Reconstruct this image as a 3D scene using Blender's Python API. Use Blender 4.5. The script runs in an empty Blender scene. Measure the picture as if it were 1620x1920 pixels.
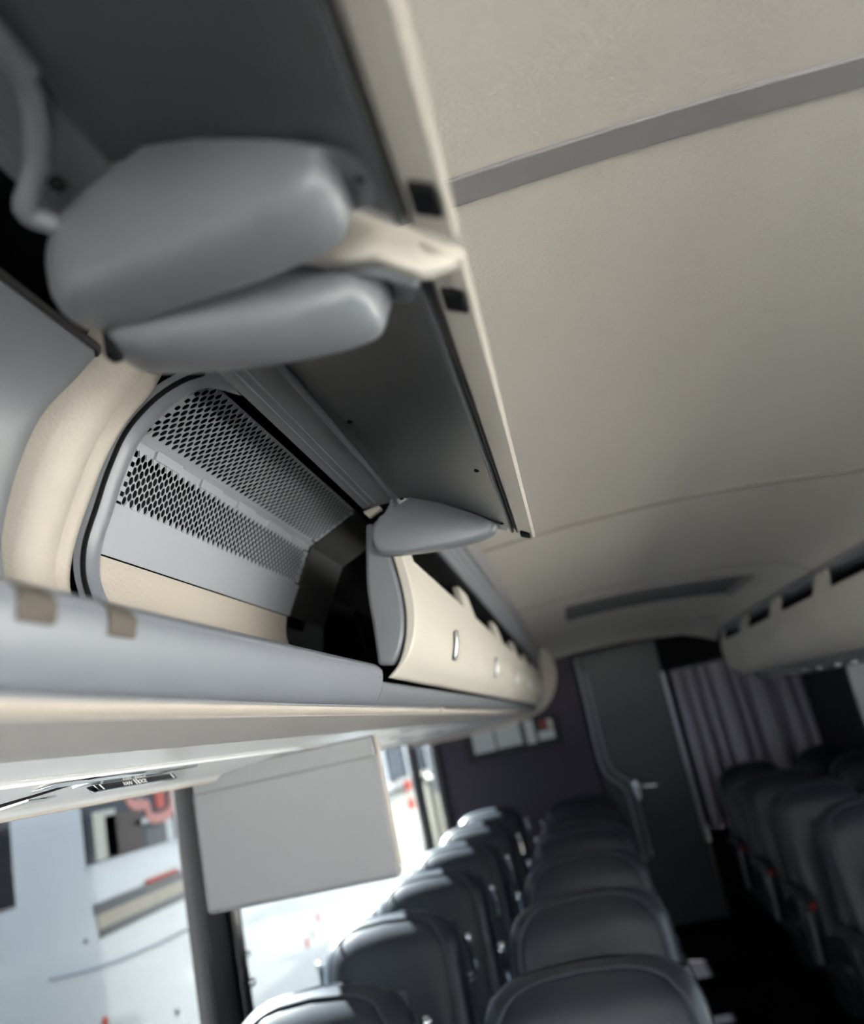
import bpy, bmesh, math, random
from mathutils import Vector, Matrix

random.seed(7)
S = bpy.context.scene
C = S.collection
H = 1.70                      # the camera stands 1.70 m above the coach floor

# ------------------------------------------------------------------ camera
# bus axes: X to the right, Y towards the rear, Z up. The lens axis is found from the
# vanishing point of the coach's length (1085,1335) with f = 1600 px and 14 deg of roll.
FPX = 1600.0
dv = Vector((1085 - 810, 1335 - 960, FPX)).normalized()
ro = math.radians(14)
up = Vector((-math.sin(ro), -math.cos(ro), 0))
up = (up - up.dot(dv) * dv).normalized()
ax = dv.cross(up)
if ax.x < 0:
    ax = -ax
# rows of R are the bus axes written in image axes (right, down, forward)
Rm = Matrix((ax, dv, up))
right = Rm @ Vector((1, 0, 0)); down = Rm @ Vector((0, 1, 0)); fwd = Rm @ Vector((0, 0, 1))
cam_data = bpy.data.cameras.new('camera')
cam = bpy.data.objects.new('camera', cam_data)
C.objects.link(cam)
rot = Matrix((right, -down, -fwd)).transposed()
cam.matrix_world = Matrix.Translation((0, 0, H)) @ rot.to_4x4()
cam_data.sensor_fit = 'HORIZONTAL'
cam_data.sensor_width = 36.0
cam_data.lens = FPX / 1620 * 36.0
cam_data.clip_start = 0.01
cam_data.clip_end = 300
cam_data.dof.use_dof = True
cam_data.dof.focus_distance = 0.98
cam_data.dof.aperture_fstop = 3.6
S.camera = cam

# ------------------------------------------------------------------ world, sun, exposure
S.view_settings.view_transform = 'Standard'
S.view_settings.look = 'None'
S.view_settings.gamma = 1.0
S.view_settings.use_curve_mapping = False
S.view_settings.exposure = 0.30
w = bpy.data.worlds.new('sky'); S.world = w; w.use_nodes = True
bg = w.node_tree.nodes['Background']
bg.inputs['Color'].default_value = (0.80, 0.89, 1.0, 1)
bg.inputs['Strength'].default_value = 2.6
sun_d = bpy.data.lights.new('sun', 'SUN'); sun_d.energy = 200.0; sun_d.angle = math.radians(0.6)
sun_d.color = (1.0, 0.95, 0.88)
sun = bpy.data.objects.new('sun', sun_d); C.objects.link(sun)
sun.rotation_euler = Vector((0.78, -0.42, -0.83)).to_track_quat('-Z', 'Y').to_euler()

# ------------------------------------------------------------------ materials
def mat(name, col, rough=0.5, metal=0.0, bump=0.0, bscale=200.0, var=0.0, vscale=8.0, spec=0.5, coat=0.0):
    m = bpy.data.materials.new(name); m.use_nodes = True
    nt = m.node_tree; b = nt.nodes['Principled BSDF']
    b.inputs['Base Color'].default_value = (*col, 1)
    b.inputs['Roughness'].default_value = rough
    b.inputs['Metallic'].default_value = metal
    b.inputs['Specular IOR Level'].default_value = spec
    b.inputs['Coat Weight'].default_value = coat
    tc = nt.nodes.new('ShaderNodeTexCoord')
    if bump:
        n = nt.nodes.new('ShaderNodeTexNoise'); n.inputs['Scale'].default_value = bscale
        n.inputs['Detail'].default_value = 3
        nt.links.new(tc.outputs['Object'], n.inputs['Vector'])
        bp = nt.nodes.new('ShaderNodeBump'); bp.inputs['Strength'].default_value = bump
        bp.inputs['Distance'].default_value = 0.002
        nt.links.new(n.outputs['Fac'], bp.inputs['Height'])
        nt.links.new(bp.outputs['Normal'], b.inputs['Normal'])
    if var:
        n2 = nt.nodes.new('ShaderNodeTexNoise'); n2.inputs['Scale'].default_value = vscale
        n2.inputs['Detail'].default_value = 4
        nt.links.new(tc.outputs['Object'], n2.inputs['Vector'])
        mr = nt.nodes.new('ShaderNodeMapRange')
        mr.inputs['To Min'].default_value = 1 - var; mr.inputs['To Max'].default_value = 1 + var
        nt.links.new(n2.outputs['Fac'], mr.inputs['Value'])
        mx = nt.nodes.new('ShaderNodeMix'); mx.data_type = 'RGBA'; mx.blend_type = 'MULTIPLY'
        mx.inputs['Factor'].default_value = 1
        mx.inputs['A'].default_value = (*col, 1)
        nt.links.new(mr.outputs['Result'], mx.inputs['B'])
        nt.links.new(mx.outputs['Result'], b.inputs['Base Color'])
    return m

def glass_mat(name, tint, refl=0.04, rough=0.0):
    m = bpy.data.materials.new(name); m.use_nodes = True
    nt = m.node_tree; nt.nodes.remove(nt.nodes['Principled BSDF'])
    out = nt.nodes['Material Output']
    t = nt.nodes.new('ShaderNodeBsdfTransparent'); t.inputs['Color'].default_value = (*tint, 1)
    g = nt.nodes.new('ShaderNodeBsdfGlossy'); g.inputs['Roughness'].default_value = rough
    mx = nt.nodes.new('ShaderNodeMixShader'); mx.inputs['Fac'].default_value = refl
    nt.links.new(t.outputs[0], mx.inputs[1]); nt.links.new(g.outputs[0], mx.inputs[2])
    nt.links.new(mx.outputs[0], out.inputs['Surface'])
    return m

M = {
    'vinyl':   mat('beige_vinyl', (0.385, 0.343, 0.303), 0.55, bump=0.35, bscale=260),
    'ceiling': mat('ceiling_vinyl', (0.52, 0.487, 0.45), 0.42, bump=0.45, bscale=230, var=0.03, vscale=5),
    'door':    mat('beige_door', (0.48, 0.445, 0.40), 0.5, bump=0.12, bscale=300),
    'grey':    mat('grey_plastic', (0.158, 0.168, 0.189), 0.36, bump=0.05, bscale=300),
    'lgrey':   mat('light_grey_plastic', (0.172, 0.183, 0.216), 0.36, bump=0.04, bscale=300),
    'under':   mat('glossy_underside', (0.62, 0.63, 0.645), 0.25),
    'under_shade':    mat('shaded_underside', (0.27, 0.255, 0.248), 0.5, bump=0.05),  # darker copy of the underside, shade put into its colour
    'dgrey':   mat('door_liner_grey', (0.060, 0.068, 0.074), 0.36, bump=0.04, bscale=200),
    'strip':   mat('seam_strip_grey', (0.21, 0.20, 0.21), 0.5),
    'seam':    mat('seam_beige', (0.30, 0.275, 0.24), 0.6),
    'perf':    mat('perforated_metal', (0.30, 0.315, 0.35), 0.34, metal=0.0),
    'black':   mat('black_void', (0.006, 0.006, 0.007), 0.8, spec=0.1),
    'rubber':  mat('black_rubber', (0.02, 0.02, 0.022), 0.6),
    'felt':    mat('brown_felt', (0.095, 0.08, 0.07), 0.95, bump=0.8, bscale=500, var=0.15, vscale=150),
    'satin':   mat('satin_metal', (0.50, 0.51, 0.53), 0.34, metal=1.0),
    'chrome':  mat('chrome', (0.80, 0.81, 0.83), 0.14, metal=1.0),
    'seat':    mat('navy_leather', (0.018, 0.023, 0.031), 0.36, bump=0.12, bscale=160, var=0.08, vscale=12),
    'seatb':   mat('seat_shell', (0.020, 0.024, 0.032), 0.5, bump=0.1, bscale=200),
    'pipe':    mat('seat_piping', (0.045, 0.052, 0.064), 0.5),
    'wall':    mat('dark_wall', (0.028, 0.026, 0.033), 0.7, bump=0.15, bscale=200),
    'purple':  mat('purple_carpet', (0.085, 0.07, 0.095), 0.9, bump=0.4, bscale=400),
    'dframe':  mat('door_dark', (0.030, 0.032, 0.038), 0.42, bump=0.05),
    'alu':     mat('brushed_aluminium', (0.30, 0.31, 0.34), 0.35, metal=0.4),
    'curtain': mat('curtain_cloth', (0.55, 0.50, 0.58), 0.9, bump=0.3, bscale=400),
    'carpet':  mat('floor_carpet', (0.005, 0.005, 0.006), 1.0, bump=0.2, bscale=300, spec=0.0),
    'monitor': mat('monitor_housing', (0.195, 0.193, 0.207), 0.5, bump=0.05, bscale=300),
    'screen':  mat('dark_screen', (0.01, 0.01, 0.012), 0.12),
    'plate':   mat('badge_black', (0.008, 0.009, 0.012), 0.25),
    'white':   mat('badge_white', (0.75, 0.75, 0.74), 0.4),
    'coach':   mat('white_coach_paint', (0.68, 0.71, 0.735), 0.3, coat=0.3),
    'cglass':  mat('coach_window_dark', (0.045, 0.045, 0.05), 0.08),
    'cbeige':  mat('coach_beige_stripe', (0.55, 0.46, 0.34), 0.4),
    'cdark':   mat('coach_dark_stripe', (0.045, 0.05, 0.062), 0.4),
    'cseam':   mat('coach_panel_seam', (0.45, 0.48, 0.53), 0.5),
    'red':     mat('red_lettering', (0.70, 0.07, 0.035), 0.5),
    'pink':    mat('pale_red_outline', (0.80, 0.30, 0.25), 0.5),
    'rednear': mat('red_plastic', (0.35, 0.012, 0.012), 0.4),
    'concrete': mat('concrete', (0.30, 0.293, 0.282), 0.9, bump=0.4, bscale=20, var=0.1, vscale=2),
    'cream':   mat('cream_paint', (0.70, 0.66, 0.56), 0.4),
    'brown':   mat('brown_shade', (0.10, 0.07, 0.06), 0.6),
    'outer':   mat('coach_outer_skin', (0.05, 0.05, 0.055), 0.6),
    'glass':   glass_mat('window_glass', (0.93, 0.96, 0.96)),
    'ltint':    glass_mat('privacy_glass', (0.525, 0.56, 0.58)),
    'mtint':   glass_mat('grey_tinted_glass', (0.34, 0.36, 0.38)),
}

# ------------------------------------------------------------------ helpers
class MB:
    """Collects closed shapes in bus coordinates (z measured from the camera height)."""
    def __init__(self):
        self.v = []; self.f = []
    def add(self, vs, fs):
        o = len(self.v); self.v += [tuple(p) for p in vs]; self.f += [tuple(i + o for i in f) for f in fs]
        return self
    def box(self, a, b):
        x0, y0, z0 = a; x1, y1, z1 = b
        return self.add([(x0,y0,z0),(x1,y0,z0),(x1,y1,z0),(x0,y1,z0),(x0,y0,z1),(x1,y0,z1),(x1,y1,z1),(x0,y1,z1)],
                        [(0,3,2,1),(4,5,6,7),(0,1,5,4),(1,2,6,5),(2,3,7,6),(3,0,4,7)])
    def prism(self, poly, y0, y1, axis='y'):
        """poly in (x,z) extruded along y, or (y,z) along x, or (x,y) along z"""
        n = len(poly)
        def P(p, t):
            return {'y': (p[0], t, p[1]), 'x': (t, p[0], p[1]), 'z': (p[0], p[1], t)}[axis]
        vs = [P(p, y0) for p in poly] + [P(p, y1) for p in poly]
        fs = [tuple(range(n - 1, -1, -1)), tuple(range(n, 2 * n))]
        fs += [(i, (i + 1) % n, (i + 1) % n + n, i + n) for i in range(n)]
        return self.add(vs, fs)
    def sheet(self, prof, ys, thick):
        """open (x,z) profile thickened to its left side, run through the list of y values"""
        nrm = normals(prof)
        q = [(p[0] + n[0] * thick, p[1] + n[1] * thick) for p, n in zip(prof, nrm)]
        loop = list(prof) + q[::-1]
        n = len(loop); vs = []; fs = []
        for y in ys:
            vs += [(p[0], y, p[1]) for p in loop]
        for k in range(len(ys) - 1):
            a = k * n
            fs += [(a + i, a + (i + 1) % n, a + (i + 1) % n + n, a + i + n) for i in range(n)]
        m = len(prof)
        for base in (0, (len(ys) - 1) * n):
            fs += [(base + i, base + i + 1, base + n - 2 - i, base + n - 1 - i) for i in range(m - 1)]
        return self.add(vs, fs)
    def tube(self, path, r, n=10, closed=False):
        pts = [Vector(p) for p in path]; k = len(pts); vs = []; fs = []
        ref = None
        for i, p in enumerate(pts):
            a = pts[i - 1] if (i > 0 or closed) else p
            b = pts[(i + 1) % k] if (i < k - 1 or closed) else p
            t = (b - a).normalized()
            if ref is None:
                ref = t.orthogonal().normalized()
            ref = (ref - ref.dot(t) * t).normalized(); bi = t.cross(ref)
            rr = r[i] if isinstance(r, (list, tuple)) else r
            vs += [p + (ref * math.cos(2*math.pi*j/n) + bi * math.sin(2*math.pi*j/n)) * rr for j in range(n)]
        for i in range(k if closed else k - 1):
            a, b = i * n, ((i + 1) % k) * n
            fs += [(a + j, a + (j+1) % n, b + (j+1) % n, b + j) for j in range(n)]
        if not closed:
            fs += [tuple(range(n - 1, -1, -1)), tuple((k-1)*n + j for j in range(n))]
        return self.add(vs, fs)
    def ball(self, c, r, n=10, m=6):
        rx, ry, rz = r if isinstance(r, tuple) else (r, r, r)
        vs = [(c[0], c[1], c[2] - rz)]; fs = []
        for i in range(1, m):
            a = math.pi * i / m
            vs += [(c[0] + rx*math.sin(a)*math.cos(2*math.pi*j/n), c[1] + ry*math.sin(a)*math.sin(2*math.pi*j/n), c[2] - rz*math.cos(a)) for j in range(n)]
        vs.append((c[0], c[1], c[2] + rz))
        fs += [(0, 1 + (j+1) % n, 1 + j) for j in range(n)]
        for i in range(m - 2):
            a = 1 + i*n; b = a + n
            fs += [(a + j, a + (j+1) % n, b + (j+1) % n, b + j) for j in range(n)]
        a = 1 + (m-2)*n
        fs += [(a + j, a + (j+1) % n, len(vs) - 1) for j in range(n)]
        return self.add(vs, fs)
    def build(self, name, m, parent=None, bevel=0.0, seg=2, smooth=40, label=None, flip=True):
        loc = Vector(parent.get('_at', (0, 0, 0))) if parent else Vector((0, 0, 0))
        off = Vector((0, 0, H)) - loc
        me = bpy.data.meshes.new(name)
        me.from_pydata([tuple(Vector(p) + off) for p in self.v], [], self.f)
        bm = bmesh.new(); bm.from_mesh(me)
        bmesh.ops.recalc_face_normals(bm, faces=bm.faces)
        bm.to_mesh(me); bm.free()
        me.materials.append(m)
        if smooth:
            me.shade_smooth(); me.set_sharp_from_angle(angle=math.radians(smooth))
        o = bpy.data.objects.new(name, me); C.objects.link(o)
        if parent:
            o.parent = parent
            o['_at'] = tuple(loc)
        if bevel:
            b = o.modifiers.new('bevel', 'BEVEL'); b.width = bevel; b.segments = seg
            b.limit_method = 'ANGLE'; b.angle_limit = math.radians(35); b.harden_normals = False
        if label:
            o['label'] = label
        return o

def normals(prof):
    out = []
    for i in range(len(prof)):
        a = Vector(prof[max(i-1, 0)]); b = Vector(prof[min(i+1, len(prof)-1)])
        d = (b - a).normalized(); out.append((-d.y, d.x))
    return out

def smooth(pts, n=6):
    """Catmull-Rom through the points"""
    P = [Vector(p) for p in pts]; out = []
    for i in range(len(P) - 1):
        p0 = P[i-1] if i else P[0]*2 - P[1]
        p3 = P[i+2] if i + 2 < len(P) else P[-1]*2 - P[-2]
        for k in range(n):
            t = k / n
            out.append(0.5*((2*P[i]) + (-p0+P[i+1])*t + (2*p0-5*P[i]+4*P[i+1]-p3)*t*t + (-p0+3*P[i]-3*P[i+1]+p3)*t**3))
    out.append(P[-1])
    return [tuple(p) for p in out]

def thing(name, label, cat, at=(0, 0, 0), group=None):
    o = bpy.data.objects.new(name, None); C.objects.link(o)
    o.location = (at[0], at[1], at[2] + H); o['_at'] = (at[0], at[1], at[2] + H)
    o.empty_display_size = 0.05
    return tag(o, label, cat, group)

def tag(o, label, cat, group=None):
    o['label'] = label; o['category'] = cat
    if group: o['group'] = group
    return o

def struct(o, label=None):
    o['kind'] = 'structure'
    if label: o['label'] = label
    return o

def copy_tree(o, parent=None):
    c = o.copy(); C.objects.link(c)
    if parent is not None: c.parent = parent
    for ch in list(o.children): copy_tree(ch, c)
    return c

def lin(a, b, n):
    return [a + (b - a) * i / (n - 1) for i in range(n)]

def text(name, s, size, m, parent, mw, extrude=0.0005):
    cu = bpy.data.curves.new(name, 'FONT'); cu.body = s; cu.size = size; cu.extrude = extrude
    cu.align_x = 'CENTER'; cu.align_y = 'CENTER'
    tmp = bpy.data.objects.new(name, cu)
    C.objects.link(tmp)
    dg = bpy.context.evaluated_depsgraph_get()
    me = bpy.data.meshes.new_from_object(tmp.evaluated_get(dg))
    bpy.data.objects.remove(tmp)
    loc = Vector(parent.get('_at', (0, 0, 0)))
    me.transform(Matrix.Translation(Vector((0, 0, H)) - loc) @ mw)
    me.materials.clear(); me.materials.append(m)
    o = bpy.data.objects.new(name, me); C.objects.link(o); o.parent = parent
    return o

# ================================================================== SETTING
Y0, Y1 = -2.3, 7.25            # windscreen to rear partition
XL, XR = -1.21, 1.76           # inner faces of the side walls

def crown(x):                  # the ceiling is slightly arched
    return 0.52 - 0.10 * (x - 0.25) ** 2

# floor
fl = struct(MB().box((XL - .06, Y0 - .1, -1.78), (XR + .06, Y1 + .5, -1.70)).build('floor', M['carpet']))
# outer roof skin
struct(MB().box((XL - .06, Y0 - .1, 0.66), (XR + .06, Y1 + .5, 0.70)).build('ceiling_roof_skin', M['outer']))

# ceiling: vinyl panels with seams
ceil = bpy.data.objects.new('ceiling', None); C.objects.link(ceil); ceil.location = (0, 0, H); ceil['_at'] = (0, 0, H); struct(ceil)
cx = lin(-0.175, 0.92, 14)
cprof = [(x, crown(x)) for x in cx] + [(1.0, crown(1.0)), (1.06, 0.444), (1.12, 0.416), (1.165, 0.368)]
splits = [Y0, 0.727, 2.46, 4.02, 6.28]
for a, b in zip(splits[:-1], splits[1:]):
    MB().sheet(cprof, [a + .0025, b - .0025], 0.012).build('ceiling_panel', M['ceiling'], ceil)
# broad grey strip at the near joint, narrow joints further back
MB().sheet([(x, z - .004) for x, z in cprof], [0.724, 0.768], 0.010).build('seam_strip', M['strip'], ceil, bevel=.0015, label='broad grey joint strip')
for y in splits[2:4]:
    MB().sheet([(x, z - .0015) for x, z in cprof], [y - .017, y + .017] if y < 3 else [y - .012, y + .012], 0.008).build('seam_strip', M['seam'], ceil)
# the ceiling curls down at its rear end
end = [(6.28, 0.0), (6.45, -0.004), (6.62, -0.016), (6.78, -0.038), (6.88, -0.075)]
mb = MB(); vs = []; fs = []
xs = lin(-0.175, 1.16, 12)
for (yy, dz) in end:
    vs += [(x, yy, crown(x) + dz if x < .95 else crown(.95) + dz - (x - .95) * .45) for x in xs]
n = len(xs)
for i in range(len(end) - 1):
    fs += [(i*n + j, i*n + j + 1, (i+1)*n + j + 1, (i+1)*n + j) for j in range(n - 1)]
nv = len(vs)
vs += [(x, y, z + .012) for x, y, z in vs]
fs += [tuple(k + nv for k in f) for f in fs]
for i in range(len(end) - 1):
    for j in (0, n - 1):
        a, b = i*n + j, (i+1)*n + j
        fs.append((a, b, b + nv, a + nv))
for j in range(n - 1):
    for i in (0, len(end) - 1):
        a, b = i*n + j, i*n + j + 1
        fs.append((a, b, b + nv, a + nv))
mb.add(vs, fs).build('ceiling_end_curl', M['ceiling'], ceil)

# side walls: below the windows, pillars, above the windows
def wall(name, x0, x1, sill, head):
    o = MB().box((x0, Y0, -1.70), (x1, Y1, sill)).box((x0, Y0, head), (x1, Y1, 0.66)).build(name, M['outer'])
    return struct(o)
wl = wall('wall_left', XL - .05, XL, -0.86, 0.062)
wr = wall('wall_right', XR, XR + .05, -0.86, 0.02)
PL = [-2.2, 0.45, 2.555, 6.22, 7.2]       # pillars left
for i, y in enumerate(PL):
    yb = y + (.185 if i == 2 else .09 if i < 4 else .05)
    p = MB().box((XL - .05, y - .0, -0.9), (XL + .01, yb, 0.1)).build('window_pillar', M['rubber'], wl, bevel=.012)
# glossy black guide rail beside the pillar
MB().tube([(XL + .03, 2.715, z) for z in lin(-.86, .04, 6)], .022).build('pillar_guide_rail', M['screen'], wl)
MB().ball((XL + .055, 2.72, -.57), .014).build('rail_knob', M['chrome'], wl)
MB().ball((XL + .055, 2.72, -.49), .010).build('rail_knob', M['chrome'], wl)
for i, (a, b) in enumerate(zip(PL[:-1], PL[1:])):
    struct(MB().box((XL - .03, a + .04, -0.87), (XL - .022, b - .04, 0.08)).build('window_%d' % (i + 1), M['ltint'] if i else M['glass']))
PR = [-2.2, 0.4, 1.6, 3.2, 4.75]
for y in PR:
    MB().box((XR - .02, y - .05, -0.9), (XR + .055, y + (.25 if y == 4.75 else .05), 0.05)).build('window_pillar', M['rubber'], wr, bevel=.012)
MB().box((XR - .01, 5.0, -0.9), (XR + .06, Y1, 0.1)).build('wall_panel', M['wall'], wr)  # dark panel put in place of the last window to block its brightness
for i, (a, b) in enumerate(zip(PR[:-1], PR[1:])):
    struct(MB().box((XR + .022, a + .04, -0.87), (XR + .03, b - .04, 0.03)).build('window_%d' % (i + 6), M['glass'] if b < 3.5 else M['mtint']))
# windscreen and front bulkhead
wf = struct(MB().box((XL - .06, Y0 - .1, -1.7), (XR + .06, Y0 - .04, -.95)).build('wall_front', M['outer']))
struct(MB().box((XL - .06, Y0 - .08, -.95), (XR + .06, Y0 - .07, 0.66)).build('window_12', M['glass']))

# rear partition
wb = bpy.data.objects.new('wall_rear', None); C.objects.link(wb); wb.location = (0, Y1, H); wb['_at'] = (0, Y1, H); struct(wb)
MB().box((XL, Y1, -1.70), (0.03, Y1 + .05, 0.66)).build('wall_panel', M['purple'], wb, label='dark purple carpeted panel left of the rear door')
MB().box((0.75, Y1 + .12, -1.70), (XR, Y1 + .17, 0.66)).build('wall_panel', M['black'], wb, label='black recess behind the curtain')
MB().box((0.02, Y1 + .04, -1.70), (0.76, Y1 + .17, 0.66)).build('wall_panel', M['wall'], wb)
MB().box((0.73, Y1, -1.70), (0.765, Y1 + .12, 0.66)).build('wall_panel', M['black'], wb)

# rear door with frame and lever handle
d1 = bpy.data.objects.new('door_1', None); C.objects.link(d1); d1.location = (0.39, Y1, H - 1.7); d1['_at'] = (0.39, Y1, H - 1.7); struct(d1)
MB().box((0.06, Y1 - .005, -1.69), (0.735, Y1 + .035, 0.43)).build('door_panel', M['dframe'], d1, bevel=.006)
pth = smooth([(0.075, .42), (0.075, .05), (0.068, -.25), (0.075, -.44), (0.11, -.54), (0.20, -.64), (0.225, -.8), (0.225, -1.2)], 5)
MB().tube([(x, Y1 - .02, z) for x, z in pth], .014).build('door_frame', M['alu'], d1)
MB().tube([(x + .055, Y1 - .02, z + .03) for x, z in pth if z < .3], .011).build('door_frame', M['alu'], d1)
MB().box((0.705, Y1 - .035, -1.15), (0.745, Y1 - .004, 0.17)).build('door_frame', M['alu'], d1, bevel=.008, label='bright metal edge strip')
h = MB().box((0.27, Y1 - .03, -.74), (0.325, Y1 - .004, -.60)).build('door_handle', M['chrome'], d1, bevel=.01)
MB().tube([(0.30, Y1 - .02, -.645), (0.30, Y1 - .07, -.645), (0.33, Y1 - .078, -.648), (0.45, Y1 - .075, -.665)], .015).build('handle_lever', M['chrome'], h)
MB().ball((0.30, Y1 - .045, -.735), (.03, .025, .03)).build('handle_lock', M['chrome'], h)

# ================================================================== LEFT LOCKERS
# cross-section in (x, z): header above the bins, door line, rail, underside
LY0, LY1 = -1.6, 6.2

hd = thing('locker_header_rail', 'long grey rail between the left lockers and the ceiling', 'rail', (-0.2, LY0, 0.36))
hp = [(-0.245, .363), (-0.205, .363), (-0.190, .360), (-0.186, .366), (-0.190, .392), (-0.187, .408), (-0.181, .412), (-0.178, .440), (-0.172, .444), (-0.158, .492), (-0.158, .515), (-0.245, .515)]
MB().prism(hp, LY0, LY1).build('header_body', M['grey'], hd, bevel=.0015)
MB().prism([(-0.1925, .392), (-0.1885, .392), (-0.1835, .412), (-0.1875, .412)], 1.2, LY1).build('light_strip', M['lgrey'], hd, bevel=.0008, label='pale strip along the rail')
MB().prism([(-0.176, .446), (-0.168, .446), (-0.153, .494), (-0.163, .494)], LY0, LY1).build('cover_strip', M['strip'], hd, bevel=.001)
for xx in (-0.232, -0.222):
    MB().tube([(xx, y, .3625) for y in (.2, 1.225)], .0012, 6).build('soffit_bead', M['lgrey'], hd)

MB().box((-0.2455, 1.242, .352), (-0.197, LY1, .3628)).build('gap_shade', M['black'], hd)  # black strip painting in the shade above the closed doors

# dark shell behind every bin
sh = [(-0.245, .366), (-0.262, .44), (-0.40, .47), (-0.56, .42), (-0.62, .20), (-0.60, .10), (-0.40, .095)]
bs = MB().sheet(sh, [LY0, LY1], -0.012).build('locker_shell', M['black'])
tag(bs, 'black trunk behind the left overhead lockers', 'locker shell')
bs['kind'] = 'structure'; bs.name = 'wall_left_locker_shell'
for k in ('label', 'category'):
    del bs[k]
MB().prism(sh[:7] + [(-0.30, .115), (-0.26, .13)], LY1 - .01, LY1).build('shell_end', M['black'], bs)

# ---- rail below the bins
rl = thing('locker_rail', 'long grey front rail under the left lockers with two brown felt pads', 'rail', (-0.27, LY0, .06))
rp = smooth([(-0.300, .138), (-0.272, .128), (-0.262, .120), (-0.259, .112), (-0.262, .098), (-0.268, .084), (-0.276, .074), (-0.284, .0705)], 4)
MB().sheet(rp, [LY0, 1.222], -0.008).build('rail_body', M['lgrey'], rl)
rp2 = smooth([(-0.275, .104), (-0.264, .100), (-0.263, .092), (-0.268, .082), (-0.276, .074), (-0.284, .0705)], 4)
MB().sheet(rp2, [1.222, LY1], -0.008).build('rail_body', M['grey'], rl)
MB().tube([(-0.2618, y, .1178) for y in (LY0, 1.2)], .0022, 8).build('edge_bead', M['lgrey'], rl)  # bead added to draw a highlight along the rail's top edge
MB().box((-0.268, 1.196, .101), (-0.262, 1.222, .119)).build('rail_end_lip', M['lgrey'], rl, bevel=.003)
MB().box((-0.2610, 1.200, .104), (-0.2600, 1.204, .116)).build('rail_slot', M['black'], rl)
# bright edge bead, then the beige strip
MB().tube([(-0.283, y, .0685) for y in (LY0, 1.9)], .0016, 8).build('edge_bead', M['alu'], rl)
sp = smooth([(-0.284, .068), (-0.285, .064), (-0.289, .0605), (-0.296, .058)], 4)
MB().sheet(sp, [LY0, 1.58], -0.006).build('beige_strip', M['vinyl'], rl, bevel=.001)
MB().sheet([(x - .0015, z) for x, z in sp], [1.584, LY1], -0.006).build('beige_strip', M['vinyl'], rl, bevel=.001)
MB().box((-0.290, 1.86, .060), (-0.2815, 1.885, .078)).build('strip_clip', M['vinyl'], rl, bevel=.002)
for y0, y1 in ((.388, .419), (.474, .505)):
    MB().prism([(-0.2665, .1245), (-0.2590, .1195), (-0.2555, .113), (-0.2580, .1015), (-0.264, .1015), (-0.262, .112), (-0.2655, .119)], y0, y1).build('felt_pad', M['felt'], rl, bevel=.0015, label='brown felt pad stuck on the rail')

# ---- underside with reading-light strip and badge
un = thing('locker_underside', 'pale curved underside below the left lockers above the window', 'underside panel', (-0.6, LY0, .03))
up_ = smooth([(-0.293, .0585), (-0.34, .055), (-0.42, .053), (-0.50, .0515), (-0.545, .050)], 4)
MB().sheet(up_, [LY0, LY1 - .1], -0.01).build('underside_panel', M['under'], un)
MB().sheet([(x + .0004, z - .0006) for x, z in up_[:9]], [LY0, LY1 - .1], -0.004).build('underside_shade', M['under_shade'], un)  # darker skin paints the shaded inner part of the underside
st = smooth([(-0.546, .0497), (-0.552, .0470), (-0.62, .0395), (-0.69, .033), (-0.722, .0285), (-0.735, .022), (-0.748, .021), (-0.76, .03), (-0.80, .05)], 4)
MB().sheet(st, [LY0, LY1 - .1], -0.008).build('light_channel', M['under'], un, label='sloping strip carrying the badge')
MB().sheet([(-0.80, .05), (XL + .002, .066)], [LY0, LY1 - .1], -0.01).build('window_edge_panel', M['vinyl'], un)
MB().tube([(-0.7385, y, .0213) for y in (LY0, LY1 - .1)], .0035, 8).build('edge_trim', M['vinyl'], un)
# openings / switches in the channel (dark gap and small reading lamps)
def chan(x): return .0455 + (x + .552) * (.0125 / .138)
vs = [(x, y, chan(x) + dz) for dz in (.002, -.0008) for (x, y) in ((-.555, .962), (-.560, .966), (-.705, .945), (-.705, .900))]
MB().add(vs, [(0,1,2,3),(7,6,5,4),(0,4,5,1),(1,5,6,2),(2,6,7,3),(3,7,4,0)]).build('channel_gap', M['black'], un)
for (xa, xb, ya, yb) in ((-.58, -.60, .99, 1.20), (-.655, -.70, .97, 1.03), (-.575, -.585, 1.03, 1.27)):
    vs = [(x, y, chan(x) + dz) for dz in (.002, -.0015) for (x, y) in ((xa, ya), (xa - .002, yb), (xb, yb), (xb - .01, ya))]
    MB().add(vs, [(0,1,2,3),(7,6,5,4),(0,4,5,1),(1,5,6,2),(2,6,7,3),(3,7,4,0)]).build('switch_panel', M['chrome'], un)
for y in (1.0, 1.9, 2.75, 3.6, 4.4, 5.2):
    MB().prism([(-0.585, .0405), (-0.575, .0415), (-0.568, .0435), (-0.60, .0415)], y - .11, y + .10).build('reading_lamp_bezel', M['chrome'], un, bevel=.001)
# badge on a small wedge tilted towards the aisle
P0 = Vector((-0.6205, 0, .0398)); P1 = Vector((-0.6195, 0, .0318)); SH = .011
bu = (P1 - P0).normalized(); bw = (P1 - P0).length
bn_ = Vector((bu.z, 0, -bu.x)); bn_ = bn_ if bn_.x > 0 else -bn_
def plate(a, b, y0, y1, t0, t1):
    vs = [P0 + bu * (bw * u) + Vector((0, y + SH * u, 0)) + bn_ * t for t in (t0, t1) for (u, y) in ((a, y0), (b, y0), (b, y1), (a, y1))]
    return vs, [(0,3,2,1),(4,5,6,7),(0,1,5,4),(1,2,6,5),(2,3,7,6),(3,0,4,7)]
bo = MB().add(*plate(-.08, 1.06, 1.053, 1.278, -.010, 0)).build('badge', M['chrome'], un, bevel=.0006, label='black maker badge with white lettering')
MB().add(*plate(.04, .96, 1.057, 1.274, -.001, .0006)).build('badge_plate', M['plate'], bo)
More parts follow.
